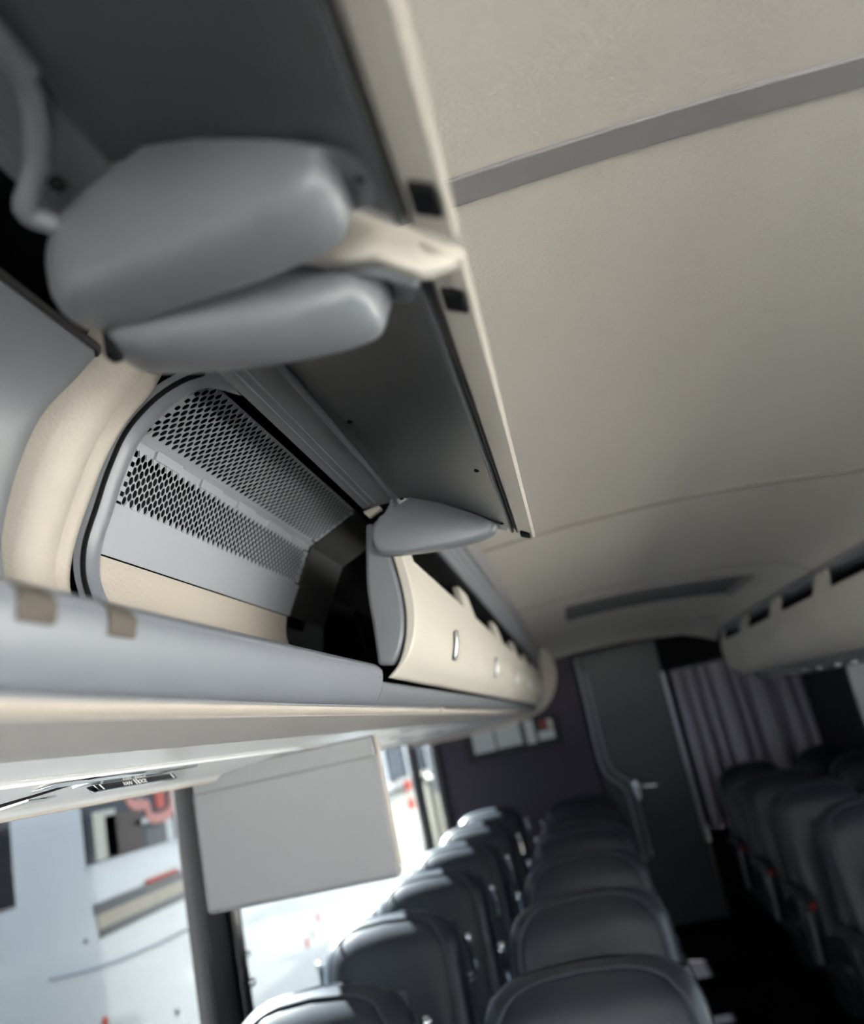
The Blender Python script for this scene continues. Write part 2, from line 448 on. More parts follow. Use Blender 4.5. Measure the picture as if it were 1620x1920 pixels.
for y in (1.0645, 1.1515, 1.1585, 1.2645):
    MB().add(*plate(.08, .92, y, y + .0022, .0002, .0012)).build('badge_bar', M['white'], bo)
def badge_text(s, yc, size):
    X = Vector((0, 1, 0)); Yv = -bu; Z = X.cross(Yv)
    p = P0 + bu * (bw * .60) + Vector((0, yc, 0)) + bn_ * .001
    if Z.dot(bn_) < 0: Z = -Z
    mw = Matrix((X, Yv, Z)).transposed().to_4x4()
    return text('badge_lettering', s, size, M['white'], bo, Matrix.Translation(p) @ mw @ Matrix.Diagonal((1.6, 1, 1, 1)), .0002)
badge_text('VAN', 1.137, .0074); badge_text('OOL', 1.179, .0074)

# ---- beige end trim at the rear of the left lockers
tr = thing('locker_end_trim', 'beige curved trim closing the rear end of the left lockers', 'trim', (-0.2, LY1, .1))
ep = smooth([(-0.15, .50), (-0.108, .44), (-0.086, .37), (-0.084, .31), (-0.104, .22), (-0.150, .14), (-0.22, .075), (-0.33, .035), (-0.5, .012), (-0.75, .0), (-1.20, .0)], 4)
ip = [(-0.16, .47), (-0.19, .36), (-0.19, .25), (-0.21, .16), (-0.27, .09), (-0.35, .065), (-0.5, .05), (-0.75, .045), (-1.20, .05)]
MB().prism(ep + ip[::-1], LY1 - .10, LY1 + .03).build('trim_hoop', M['vinyl'], tr, bevel=.012, seg=3)

# ---- bins
def closed_profile():
    return smooth([(-0.206, .346), (-0.203, .318), (-0.199, .282), (-0.1955, .250), (-0.1945, .218), (-0.197, .186), (-0.205, .156), (-0.221, .127), (-0.248, .104)], 4)

def closed_door(parent, y0, y1, mirror=None, prof=None, handle_y=None):
    """outer skin with a finger notch along its upper edge"""
    prof = prof or closed_profile()
    L = y1 - y0
    ys = [y0, y0 + .015, y0 + .075, y0 + .105, y1 - .105, y1 - .075, y1 - .015, y1]
    top = prof[0]
    def cut(k, p):          # the notch pulls the upper rows down
        return p
    n = len(prof)
    # index of the profile row where the notch ends
    notch = 0.078 if mirror else 0.058
    rows = []
    for yi, y in enumerate(ys):
        depth = notch if 3 <= yi <= 4 else (notch * .0 if yi not in (2, 5) else 0.0)
        # move along the profile from its top by "depth"
        acc = 0; pts = []
        start = 0; rem = depth
        while rem > 1e-6 and start < n - 2:
            seg = (Vector(prof[start+1]) - Vector(prof[start])).length
            if seg > rem:
                break
            rem -= seg; start += 1
        a = Vector(prof[start]); b = Vector(prof[start + 1])
        p0 = a + (b - a) * (rem / max((b - a).length, 1e-9))
        sub = [tuple(p0)] + [tuple(prof[i]) for i in range(start + 1, n)]
        # resample to n points
        d = [0]
        for i in range(1, len(sub)):
            d.append(d[-1] + (Vector(sub[i]) - Vector(sub[i-1])).length)
        out = []
        for k in range(n):
            t = d[-1] * k / (n - 1); j = 0
            while j < len(d) - 2 and d[j+1] < t: j += 1
            u = (t - d[j]) / max(d[j+1] - d[j], 1e-9)
            out.append(tuple(Vector(sub[j]).lerp(Vector(sub[j+1]), u)))
        rows.append(out)
    th = 0.016
    sgn = 1 if mirror else -1
    vs = []; fs = []
    for y, r in zip(ys, rows):
        vs += [(p[0], y, p[1]) for p in r]
    for y, r in zip(ys, rows):
        nn = normals(r)
        vs += [(p[0] + sgn * q[0] * -th, y, p[1] + sgn * q[1] * -th) for p, q in zip(r, nn)] if mirror else [(p[0] - abs(q[0]) * th, y, p[1] + 0 * q[1]) for p, q in zip(r, nn)]
    m = len(ys); N = m * n
    for i in range(m - 1):
        for j in range(n - 1):
            a = i*n + j
            fs.append((a, a + n, a + n + 1, a + 1)); fs.append((a + N, a + 1 + N, a + n + 1 + N, a + n + N))
        for j in (0, n - 1):
            a = i*n + j; fs.append((a, a + n, a + n + N, a + N))
    for i in (0, m - 1):
        for j in range(n - 1):
            a = i*n + j; fs.append((a, a + 1, a + 1 + N, a + N))
    o = MB().add(vs, fs).build('bin_door', M['door'], parent, bevel=.003, smooth=50)
    return o

def door_handle(door, y):
    """chrome finger pull set in a dark slot that follows the bowed skin"""
    pf = [(-0.2095, .144), (-0.2035, .160), (-0.1985, .178), (-0.1955, .196)]
    MB().sheet(pf, [y - .010, y + .026], -.0022).build('handle_recess', M['rubber'], door, bevel=.0006)
    MB().sheet([(x + .004, z + .001) for x, z in pf], [y - .024, y + .004], -.005).build('handle_pull', M['satin'], door, bevel=.002)

seams = [1.236, 2.10, 2.93, 3.76, 4.59, 5.42, 6.11]
order = ['first', 'second', 'third', 'fourth', 'fifth', 'sixth', 'seventh', 'eighth']
for i, (a, b) in enumerate(zip(seams[:-1], seams[1:])):
    bn = thing('overhead_bin', 'closed beige overhead bin in the left row, %s behind the open one' % order[i], 'overhead bin', (-0.2, (a+b)/2, .1), 'closed bins of the left row')
    dr = closed_door(bn, a + .004, b - .004)
    yh = a + (b - a) * .48
    door_handle(dr, yh)
    # grey end panels inside the door
    for yy in ((a + .004, a + .034), (b - .034, b - .004)):
        cp = closed_profile()
        inner = smooth([(-0.245, .34), (-0.262, .25), (-0.265, .18), (-0.268, .125)], 4)
        MB().prism([(x - .018, z) for x, z in cp[2:-3]] + inner[::-1], yy[0], yy[1]).build('end_panel', M['grey'], bn, bevel=.006, seg=3)
    MB().box((-0.49, a + .002, .13), (-0.48, b - .002, .36)).build('bin_liner', M['black'], bn) if i else None

# ---- open bins
K = 1.15
def polar(deg, r):
    t = math.radians(deg); return (r * K * math.cos(t), r * K * math.sin(t))
T_, B_, L_ = polar(125.3, .438), polar(136.0, .464), polar(149.6, .447)

def open_door(parent, y0, y1, near_cap, far_cap, near_corner=True):
    """flap swung up: hinge at (-.19,.36), tip at (0,.2525)"""
    d = None
    # beige outer skin (upper side, bowed) with a folded lip at the tip
    outer = smooth([(-0.200, .374), (-0.15, .360), (-0.09, .327), (-0.045, .293), (-0.014, .268), (-0.002, .2605)], 5)
    lip = [(0.0006, .2585), (0.0006, .2525), (-0.003, .2515), (-0.006, .2535), (-0.0215, .2635), (-0.0245, .270)]
    inner = [(p[0] - .003, p[1] - .006) for p in outer[:-2]][::-1]
    d = MB().prism(outer + lip + inner, y0, y1).build('bin_door', M['door'], parent, bevel=.0012)
    # end walls of the skin tray
    wallp = [(-0.17, .352), (-0.085, .318), (-0.045, .288), (-0.012, .2615), (-0.001, .2525), (-0.026, .2505), (-0.05, .2690), (-0.082, .277), (-0.12, .296), (-0.17, .335)]
    for yy in ((y0, y0 + .012), (y1 - .005, y1))[:0 if y1 < .5 else 1]:
        MB().prism(wallp, yy[0], yy[1]).build('door_end_wall', M['door'], d, bevel=.003)
    # grey inner liner: concave pan with raised rims
    pan = smooth([(-0.186, .357), (-0.165, .352), (-0.12, .331), (-0.07, .299), (-0.036, .2735), (-0.0285, .2675)], 4)
    MB().sheet(pan, [y0 + .018, y1 - .006], 0.004).build('door_liner', M['dgrey'], d)
    MB().tube([(-0.0295, y, .2668) for y in (y0 + .02, y1 - .006)], .0028, 8).build('liner_rim', M['dgrey'], d)
    MB().tube([(-0.13, y0 + .021, .318), (-0.08, y0 + .021, .287), (-0.05, y0 + .021, .272), (-0.030, y0 + .021, .260)], .006, 8).build('liner_rim', M['grey'], d)
    # hinge-side rim, its ends turned towards the end caps
    rim = smooth([(-0.226, y0 + .035, .325), (-0.205, y0 + .018, .342), (-0.190, y0 + .045, .3555), (-0.187, y0 + .09, .357)], 5) + \
        [(-0.187, y, .357) for y in lin(y0 + .12, y1 - .08, 4)] + \
        (smooth([(-0.187, y1 - .03, .357), (-0.190, y1 - .006, .3555), (-0.208, y1 + .002, .337), (-0.227, y1 + .004, .327)], 5) if y1 > .5 else
         smooth([(-0.187, .305, .358), (-0.194, .338, .355), (-0.217, .375, .349), (-0.239, .396, .341), (-0.231, .412, .338)], 5))
    MB().tube(rim, .0045 if y1 > .5 else .0068, 10).build('liner_rim', M['grey'], d, label='pale grey raised rim along the hinge')
    MB().box((-0.0245, y0 + .02, .2635), (-0.0225, y1 - .004, .272)).build('rim_gap', M['rubber'], d)
    # rounded end caps hanging under the liner
    for cap in (near_cap, far_cap):
        if cap:
            poly, ya, yb, bv, shear = cap
            pm = MB(); vs = []; fs = []; n = len(poly); ts = [0, .03, .1, .22, .38, .55, .72, .86, .95, 1.0]
            for t in ts:
                q = abs(t - .55) / .55 if t < .55 else (t - .55) / .45
                k = 1 - bv * (1 - (1 - q ** 2.6) ** (1 / 2.6))
                for (x, z) in poly:
                    X = -.14 + (x + .14) * k; Z = .335 + (z - .335) * k
                    vs.append((X, ya + (yb - ya) * t + shear * (X + .13), Z))
            m = len(ts)
            fs = [(i*n + j, i*n + (j+1) % n, (i+1)*n + (j+1) % n, (i+1)*n + j) for i in range(m - 1) for j in range(n)]
            fs += [tuple(range(n)), tuple((m-1)*n + j for j in range(n))]
            pm.add(vs, fs).build('door_end_cap', M['grey'], d, smooth=75)
    # screw holes and bumper sockets
    def at(x):
        j = 0
        while j < len(pan) - 2 and pan[j+1][0] < x: j += 1
        a, b = pan[j], pan[j+1]; u = (x - a[0]) / (b[0] - a[0])
        return a[1] + (b[1] - a[1]) * u
    holes = [(-0.041, y1 - .035)] if y1 < .5 else [(-0.045, y0 + .045), (-0.045, .92), (-0.165, .86), (-0.04, y1 - .03), (-0.178, y1 - .005)]
    for hx, hy in holes:
        MB().ball((hx, hy, at(hx)), (.0036, .0045, .0022), 8, 4).build('screw_hole', M['black'], d)
    if y1 < .5:
        MB().ball((-.208, .378, .3355), (.0052, .0062, .004), 8, 4).build('screw_hole', M['black'], d)
    for hy in ([y1 - .035] if y1 < .5 else [y0 + .05, y1 - .015]):
        MB().prism([(-0.0185, .2605), (-0.0055, .2545), (-0.0065, .2500), (-0.0200, .2565)], hy - .0125, hy + .0125).build('bumper_socket', M['black'], d, bevel=.001)
    return d

PAN_TOP = [(-0.036, .2735), (-0.07, .299), (-0.12, .331), (-0.165, .352)]
capA = (smooth([(-0.225, .348), (-0.246, .338), (-0.252, .315), (-0.243, .292), (-0.208, .283), (-0.13, .268), (-0.078, .261), (-0.056, .264), (-0.048, .280)], 4) + PAN_TOP, .374, .432, .23, -.36)
capB = (smooth([(-0.222, .335), (-0.240, .315), (-0.242, .297), (-0.226, .277), (-0.155, .260), (-0.10, .253), (-0.066, .254), (-0.056, .266), (-0.050, .280)], 4) + PAN_TOP, .452, .516, .24, -.05)
capF = (smooth([(-0.218, .334), (-0.233, .315), (-0.233, .288), (-0.218, .277), (-0.17, .270), (-0.12, .266), (-0.08, .266), (-0.058, .270), (-0.048, .280)], 4) + PAN_TOP, 1.200, 1.238, .10, 0)
capN = (capF[0], -.44, -.40, .1, 0)

near_bin = thing('overhead_bin', 'nearest overhead bin of the left row, its flap swung up over the camera', 'overhead bin', (-0.2, 0.0, .1), 'open bins of the left row')
open_door(near_bin, -.46, .405, capN, capA)
# smooth grey liner with a dark rubber edge
lp = smooth([(-0.338, .396), polar(134, .455), polar(139, .462), polar(145, .456), polar(151, .445), polar(155, .43)], 4)
MB().sheet(lp, [-.4, .664], -0.01).build('bin_liner', M['grey'], near_bin, bevel=.004)
MB().tube([(-0.3365, y, .3965) for y in (-.4, .650)] + [(-0.345, .662, .3935)], .0035, 8).build('liner_edge', M['rubber'], near_bin)

_ob = op_bin = thing('overhead_bin', 'open overhead bin with perforated grey back panel and raised flap', 'overhead bin', (-0.2, .82, .1), 'open bins of the left row')
open_door(op_bin, .428, 1.217, capB, capF)
MB().prism([(-.240, .350), (-.214, .3535), (-.210, .347), (-.232, .338)], 1.205, 1.222).build('hinge_bracket', M['seam'], op_bin, bevel=.003)
MB().box((-.238, .466, .276), (-.229, .478, .312)).build('cap_block', M['black'], op_bin, bevel=.002)  # small black block filling the dark slot between the end caps
# perforated liner panels
def hexpanel(A, B, y0, y1, rows, pitch, rt, rv, m0, m1):
    """flat sheet from profile point A to B with staggered round holes; m0,m1 plain margins at A and B"""
    A = Vector((A[0], 0, A[1])); B = Vector((B[0], 0, B[1]))
    u = (B - A); W = u.length; u.normalize(); t = Vector((0, 1, 0))
    h = (W - m0 - m1) / (rows + 1)                  # row spacing; holes of alternate rows are staggered
    ncol = int((y1 - y0) / pitch)
    c = pitch/4 - h*h/pitch; d = pitch/2 - c
    V = [(d, 0), (c, h), (-c, h), (-d, 0), (-c, -h), (c, -h)]
    ring = []
    for k in range(6):
        a, b = V[k], V[(k+1) % 6]
        ring += [a, ((a[0]+b[0])/2, (a[1]+b[1])/2)]
    vs = []; fs = []; N = 12
    for r in range(rows):
        cv = m0 + (r + 1) * h
        for q in range(ncol):
            ca = A + u * cv + t * (y0 + (q + .5 + (.5 if r % 2 else 0)) * pitch)
            base = len(vs)
            vs += [ca + t * x + u * y for x, y in ring]
            for x, y in ring:
                an = math.atan2(y / rv, x / rt)
                vs.append(ca + t * (math.cos(an) * rt) + u * (math.sin(an) * rv))
            fs += [(base + k, base + (k+1) % N, base + N + (k+1) % N, base + N + k) for k in range(N)]
            for edge, sg in ((0, -1), (rows - 1, 1)):
                if r == edge and q < ncol - 1:
                    b2 = len(vs)
                    vs += [ca + t * x + u * y for x, y in ((c, sg*h), (d, 0), (pitch - d, 0), (pitch - c, sg*h))]
                    fs.append((b2, b2+1, b2+2, b2+3))
    def strip(v0, v1, ya, yb):
        b = len(vs)
        for (v, y) in ((v0, ya), (v1, ya), (v1, yb), (v0, yb)):
            vs.append(A + u * v + t * y)
        fs.append((b, b + 1, b + 2, b + 3))
    if m0 > 0: strip(0, m0, y0 - .03, y1 + .01)
    if m1 > 0: strip(W - m1, W, y0 - .03, y1 + .01)
    for r in range(rows):
        v0, v1 = m0 + (r + .5)*h, m0 + (r + 1.5)*h
        o = .5*pitch if r % 2 else 0
        strip(v0, v1, y0 - .03, y0 + o + pitch/2 - d*.9)
        strip(v0, v1, y0 + o + (ncol - .5)*pitch + d*.9, y1 + .01)
    return vs, fs
PY0, PY1 = .794, 1.40
BL = Vector(L_) - Vector(B_)
MID = tuple(Vector(B_) + BL * 0.56)
for nm, A, B, rows, m0, m1 in (('perforated_panel', T_, B_, 13, .001, .010), ('perforated_panel', B_, MID, 10, .009, .0)):
    vs, fs = hexpanel(A, B, PY0 + (.010 if rows == 10 else 0), PY1, rows, .0155, .0044, .0048, m0, m1)
    o = MB().add(vs, fs).build(nm, M['perf'], op_bin, smooth=0)
    sd = o.modifiers.new('thickness', 'SOLIDIFY'); sd.thickness = 0.0010; sd.offset = 1
# plain lower part of the back and the beige floor
def quadsheet(A, B, y0, y1, th, m, name, parent, **kw):
    return MB().sheet([A, B], [y0, y1], th).build(name, m, parent, **kw)
quadsheet(MID, L_, PY0 - .02, 1.42, -.002, M['perf'], 'plain_panel', op_bin)
quadsheet(MID, L_, 1.422, 1.62, -.002, M['rubber'], 'plain_panel', op_bin)  # these black sheets paint the shade at the bin's far end
quadsheet(T_, B_, PY1 + .022, 1.62, -.002, M['rubber'], 'plain_panel', op_bin)
quadsheet(B_, MID, PY1 + .022, 1.62, -.002, M['rubber'], 'plain_panel', op_bin)
fl_ = smooth([(L_[0] + .0015, L_[1] - .003), (-0.448, .225), (-0.440, .195), (-0.415, .170), (-0.37, .15), (-0.30, .135)], 4)
MB().sheet(fl_, [.79, 1.40], -.008).build('bin_floor', M['vinyl'], op_bin)
# joint between the two sheets: interlocking tabs
ud = (Vector(B_) - Vector(T_)).normalized(); vd = (Vector(MID) - Vector(B_)).normalized()
for k in range(5):
    ya = PY0 + .052 + k * .118
    p = [(B_[0] + vd.x*(-.001), B_[1] + vd.y*(-.001)), (B_[0] + vd.x*.009, B_[1] + vd.y*.009)]
    MB().sheet(p, [ya, ya + .062], .0030).build('joint_tab', M['perf'], op_bin)
MB().box((-0.375, .80, .366), (-0.372, 1.6, .369)).build('joint_groove', M['black'], op_bin) if False else None
# dark wall behind the perforations
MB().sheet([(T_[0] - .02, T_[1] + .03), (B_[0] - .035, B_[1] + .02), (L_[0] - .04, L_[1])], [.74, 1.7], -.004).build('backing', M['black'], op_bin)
# rounded grey frame at the near end of the liner
fp = smooth([(-0.245, .385), (-0.285, .405), (-0.33, .398), (-0.372, .371), (-0.398, .335), (-0.418, .295), (-0.436, .255), (-0.438, .215), (-0.42, .175), (-0.38, .148)], 5)
vs = []; fs = []
sec = [(-.022, .0), (-.021, -.009), (-.014, -.014), (-.004, -.015), (.006, -.011), (.018, -.005), (.026, .004), (.0, .012)]
nn = normals(fp)
for p, q in zip(fp, nn):
    for (dy, dr) in sec:
        # q points to the left of travel (outwards); dr<0 moves into the bin
        vs.append((p[0] - q[0]*dr*-1*-1, .772 + dy, p[1] - q[1]*dr*-1*-1))
ns = len(sec)
for i in range(len(fp) - 1):
    for j in range(ns):
        a = i*ns + j; b = i*ns + (j+1) % ns
        fs.append((a, b, b + ns, a + ns))
fs.append(tuple(range(ns))); fs.append(tuple((len(fp)-1)*ns + j for j in range(ns)))
MB().add(vs, fs).build('liner_frame', M['lgrey'], op_bin, smooth=60)
# dark rubber seal between the frame and the beige post
sealp = [(p[0]*.980, .7515, p[1]*.980) for p in fp[5:-4]]
MB().tube(sealp, .0028, 6).build('frame_seal', M['black'], op_bin)
# end wall of the bin behind the frame
MB().prism([(-0.25, .37), T_, B_, L_, (-0.455, .2), (-0.40, .14), (-0.56, .12), (-0.58, .3), (-0.5, .43), (-0.3, .47)], 1.62, 1.63).build('bin_end_wall', M['rubber'], op_bin)  # black stands in for shade at the deep end

# beige post between the two open bins
po = thing('divider_post', 'padded beige post between the two open left bins', 'post', (-0.4, .7, .1))
pp = smooth([(-0.30, .45), (-0.335, .400), (-0.366, .374), (-0.395, .340), (-0.418, .300), (-0.440, .255), (-0.449, .215), (-0.44, .175), (-0.42, .15)], 5)
nn = normals(pp); vs = []; fs = []
sec = [(.656, .020), (.657, -.006), (.666, -.017), (.682, -.021), (.700, -.021), (.711, -.014), (.720, .000), (.728, .001), (.738, -.006), (.749, -.005), (.7505, .020)]
for p, q in zip(pp, nn):
    for (y, dr) in sec:
        vs.append((p[0] - q[0]*dr, y, p[1] - q[1]*dr))
ns = len(sec)
for i in range(len(pp) - 1):
    for j in range(ns):
        a = i*ns + j; b = i*ns + (j+1) % ns
        fs.append((a, b, b + ns, a + ns))
fs.append(tuple(range(ns))); fs.append(tuple((len(pp)-1)*ns + j for j in range(ns)))
MB().add(vs, fs).build('post_cover', M['vinyl'], po, smooth=60)

# ================================================================== RIGHT LOCKERS
RY0, RY1 = -1.6, 6.2
rh = thing('locker_header_rail', 'long grey rail between the right lockers and the ceiling', 'rail', (1.14, RY0, .36))
MB().prism([(1.13, .318), (1.115, .326), (1.108, .345), (1.118, .362), (1.16, .374), (1.20, .42), (1.26, .42), (1.20, .318)], RY0, RY1).build('header_body', M['grey'], rh, bevel=.003)
for y in lin(3.0, 5.6, 5):
    MB().box((1.098, y - .05, .338), (1.112, y + .05, .352)).build('rail_catch', M['alu'], rh, bevel=.003)
rprof = smooth([(1.088, .326), (1.077, .290), (1.062, .245), (1.054, .195), (1.056, .145), (1.068, .095), (1.092, .058), (1.128, .032), (1.158, .022)], 4)
rs = [-1.5, -.64, .22, 1.08, 1.95, 2.80, 3.62, 4.45, 5.28, 6.11]
ro_ = {3: 'nearest in view', 4: 'second in view', 5: 'third in view'}
for i, (a, b) in enumerate(zip(rs[:-1], rs[1:])):
    if b < 1.0: continue
    bn = thing('overhead_bin', 'closed beige overhead bin in the right row, %s counted from the rear end' % order[len(rs) - 2 - i], 'overhead bin', (1.1, (a+b)/2, .05), 'closed bins of the right row')
    dr = closed_door(bn, a + .004, b - .004, mirror=True, prof=rprof)
    yh = a + (b - a) * .5
    MB().prism([(1.0635, .082), (1.0505, .148), (1.0565, .148), (1.0695, .082)], yh - .022, yh + .022).build('handle_recess', M['rubber'], dr, bevel=.001)
    MB().prism([(1.0625, .086), (1.0475, .110), (1.0495, .140), (1.0565, .140)], yh - .015, yh + .010).build('handle_pull', M['grey'], dr, bevel=.0015)
    MB().box((1.19, a + .002, .05), (1.20, b - .002, .40)).build('bin_liner', M['black'], bn)
rt = thing('locker_rail', 'dark grey rail and underside below the right lockers', 'rail', (1.2, RY0, 0))
MB().prism(smooth([(1.158, .018), (1.176, .006), (1.18, -.012), (1.19, -.030), (1.215, -.046), (1.30, -.058)], 4) + [(1.758, -.045), (1.758, .02)], RY0, RY1 - .2).build('rail_body', M['grey'], rt)
for k, y in enumerate(lin(3.4, 5.7, 9)):
    MB().box((1.186, y - .05 + .02*(k % 3), -.046), (1.206, y + .06, -.036)).build('reading_lamp_bezel', M['chrome'], rt, bevel=.003)
rsh = MB().prism([(1.20, .50), (1.20, .025), (1.758, .025), (1.758, .60)], RY0, RY1).build('wall_right_locker_shell', M['black'])
struct(rsh)

# vent grille across the ceiling near its rear end
vt = thing('ceiling_vent', 'long narrow dark grey vent grille across the rear ceiling', 'vent', (.55, 4.6, .5))
vx = lin(.06, .95, 10)
vp = [(x, crown(x) - .004) for x in vx] + [(1.0, .449)]
MB().sheet(vp, [4.36, 5.06], .004).build('vent_frame', M['strip'], vt, bevel=.001)
for k in range(12):
    y = 4.40 + k * .052
    MB().sheet([(x, z - .003) for x, z in vp[:-1]], [y, y + .03], .003).build('vent_slat', M['dframe'], vt)

# ================================================================== MONITORS
def monitor(x0, x1, y, z0, z1, label):
    m = thing('fold_down_monitor', label, 'monitor', ((x0+x1)/2, y, z1))
    hs = MB().box((x0, y, z0), (x1, y + .030, z1 - .022)).build('monitor_housing', M['monitor'], m, bevel=.010, seg=3)
    MB().box((x0 + .02, y + .0295, z0 + .02), (x1 - .02, y + .032, z1 - .04)).build('monitor_screen', M['screen'], hs)
    MB().box((x0 + .004, y + .002, z1 - .032), (x1 - .004, y + .028, z1 + .012)).build('hinge_bar', M['monitor'], m, bevel=.004)
    MB().box((x1 - .002, y + .006, z0 + .02), (x1 + .0025, y + .024, z1 + .012)).build('side_arm', M['vinyl'], m, bevel=.002, label='beige side arm')
    return m
monitor(-0.795, -0.402, 1.70, -.226, .030, 'grey fold-down monitor hanging below the left lockers over the window')
monitor(1.315, 1.74, 4.52, -.47, -.055, 'grey fold-down monitor hanging below the right lockers')

# ================================================================== SEATS
def sq(a, e):
    return math.copysign(abs(a) ** e, a)

def loft(mb, secs, nseg=28, e=0.45):
    """secs: (z, xc, yc, half width, half depth)"""
    vs = []; fs = []
    for (z, xc, yc, hw, hd_) in secs:
        for k in range(nseg):
            a = 2*math.pi*k/nseg
            vs.append((xc + hw*sq(math.cos(a), e), yc + hd_*sq(math.sin(a), e*1.3), z))
    m = len(secs)
    for i in range(m - 1):
        for k in range(nseg):
            a, b = i*nseg + k, i*nseg + (k+1) % nseg
            fs.append((a, b, b + nseg, a + nseg))
    fs.append(tuple(range(nseg - 1, -1, -1))); fs.append(tuple((m-1)*nseg + k for k in range(nseg)))
    return mb.add(vs, fs)

SEAT_TOP = -0.535
def seat(name, label, side, hw, window):
    """a seat facing the camera (-Y), top of the backrest at y=0; side=+1: armrest and aisle on +X"""
    s = thing(name, label, 'coach seat', (0, 0, -1.70))
    top = SEAT_TOP; bot = -1.28
    def yc(z):              # recline: lower parts come forward
        return (z - top) * 0.20 * -1 * -1 + .03
    def half(z):
        t = (top - z)
        r = .13
        if t < r:
            return hw - .085 + .085 * math.sqrt(max(0, 1 - (1 - t / r) ** 2.3))
        return hw + min(.02, (t - r) * .05)
    def dep(z):
        t = top - z; d = .080
        if t < .10: return d * math.sqrt(max(0.02, 1 - (1 - t / .10) ** 2))
        return d + min(.02, (t - .10) * .06)
    zs = [top - .0008, top - .004, top - .010, top - .02, top - .034, top - .052, top - .075, top - .10, top - .13, top - .17, top - .24, top - .34, top - .46, top - .58, bot]
    secs = [(z, 0, yc(z) + .0, half(z) * (1 if top - z > .02 else .93 + .07 * (top - z)/.02), dep(z)) for z in zs]
    # the top is wide and gently arched: pull the crown down towards the sides
    mb = loft(MB(), secs[::-1], 36, .5)
    v2 = []
    for (x, y, z) in mb.v:
        wgt = max(0, min(1, (z - (top - .2)) / .2))
        v2.append((x, y, z - wgt * .045 * (abs(x) / hw) ** 2.2))
    mb.v = v2
    bc = mb.build('backrest', M['seat'], s, smooth=70)
    # piping along the front panel
    pr = []
    for t in lin(0, 1, 25):
        a = math.pi * t
        x = -(hw - .035) * sq(math.cos(a), .42); zz = top - .20 + (.20 - .012) * sq(math.sin(a), .42) - .045 * (abs(x)/hw) ** 2.2
        pr.append((x, zz))
    pr = [(-(hw - .03), top - .62)] + pr + [(hw - .03, top - .62)]
    path = []
    for x, zz in pr:
        path.append((x, yc(zz) - dep(min(zz, top - .03)) * (.93 if zz < top - .06 else .72) - .001, zz))
    MB().tube(path, .0042, 6).build('piping', M['pipe'], s)
    # rear shell
    zs2 = [top - .06, top - .08, top - .13, top - .3, top - .5, bot + .02]
    loft(MB(), [(z, 0, yc(z) + .055, half(z) - .01, .035) for z in zs2[::-1]], 28, .4).build('back_shell', M['seatb'], s, smooth=60)
    # cushion
    cs = MB().box((-hw, -.62, -1.30), (hw, -.10, -1.16)).build('seat_cushion', M['seat'], s, bevel=.045, seg=4, smooth=60)
    MB().box((-hw + .03, -.55, -1.36), (hw - .03, -.02, -1.30)).build('seat_frame', M['rubber'], s, bevel=.01)
    MB().box((-.05, -.42, -1.70), (.05, -.12, -1.36)).build('pedestal', M['seatb'], s, bevel=.01)
    # grab handles on the shoulders
    for sx in ((-1, 1) if window else (-side,)):
        x = sx * (hw + .012)
        zt = top - .125
        MB().tube([(x - sx*.02, .055, zt - .12), (x + sx*.012, .045, zt - .11), (x + sx*.016, .035, zt - .05), (x + sx*.012, .03, zt)], .010, 8).build('grab_handle', M['chrome'], s)
        MB().ball((x + sx*.012, .03, zt + .004), .0155, 10, 6).build('handle_knob', M['chrome'], s)
    # aisle armrest
    if not window:
        x = side * (hw + .025)
        a = MB().tube(smooth([(x, -.03, -.98), (x, -.10, -.965), (x, -.30, -.96), (x, -.42, -.965), (x, -.455, -.99), (x, -.44, -1.08), (x, -.38, -1.2)], 4), [.024]*25, 10).build('armrest', M['seatb'], s, label='dark aisle armrest')
        MB().tube([(x + side*.018, -.462, -.985), (x + side*.018, -.455, -1.06), (x + side*.018, -.40, -1.2)], .012, 8).build('armrest_trim', M['alu'], a)
        MB().ball((x, -.475, -.965), (.016, .012, .014), 8, 5).build('release_button', M['rednear'], a)
        MB().ball((x - side*.01, -.06, -.97), .034, 10, 6).build('armrest_pivot', M['rubber'], a)
    # seat belt buckle
    b = MB().box((-side*(hw-.03) - .02, -.16, -1.15), (-side*(hw-.03) + .02, -.13, -1.08)).build('belt_buckle', M['rubber'], s, bevel=.004)
    MB().box((-side*(hw-.03) - .015, -.162, -1.095), (-side*(hw-.03) + .015, -.135, -1.077)).build('buckle_button', M['rednear'], b, bevel=.003)
    return s

rows = [2.15 + .80 * k for k in range(6)]
LA = seat('coach_seat', '', 1, .258, False)
LW = seat('coach_seat', '', -1, .232, True)
RA = seat('coach_seat', '', -1, .212, False)
RW = seat('coach_seat', '', 1, .195, True)
def place(proto, first, x, y, dz, label, group):
    o = proto if first else copy_tree(proto)
    o.location = (x, y, dz); o['label'] = label; o['group'] = group
    return o
ro = ['nearest', 'second', 'third', 'fourth', 'fifth', 'sixth']
for k, y in enumerate(rows):
    place(LA, k == 0, -.135, y, -.005, 'dark leather aisle seat left of the aisle, %s row from the camera' % ro[k], 'aisle seats left of the aisle')
    place(LW, k == 0, -.785, y + .05, .03, 'sunlit dark leather window seat on the left, %s row from the camera' % ro[k], 'window seats on the left')
for k, y in enumerate(rows[1:]):
    place(RA, k == 0, .99, y, -.01, 'dark leather aisle seat right of the aisle, %s row from the camera' % ro[k], 'aisle seats right of the aisle')
    place(RW, k == 0, 1.488, y, .005, 'dark leather window seat on the right, %s row from the camera' % ro[k], 'window seats on the right')

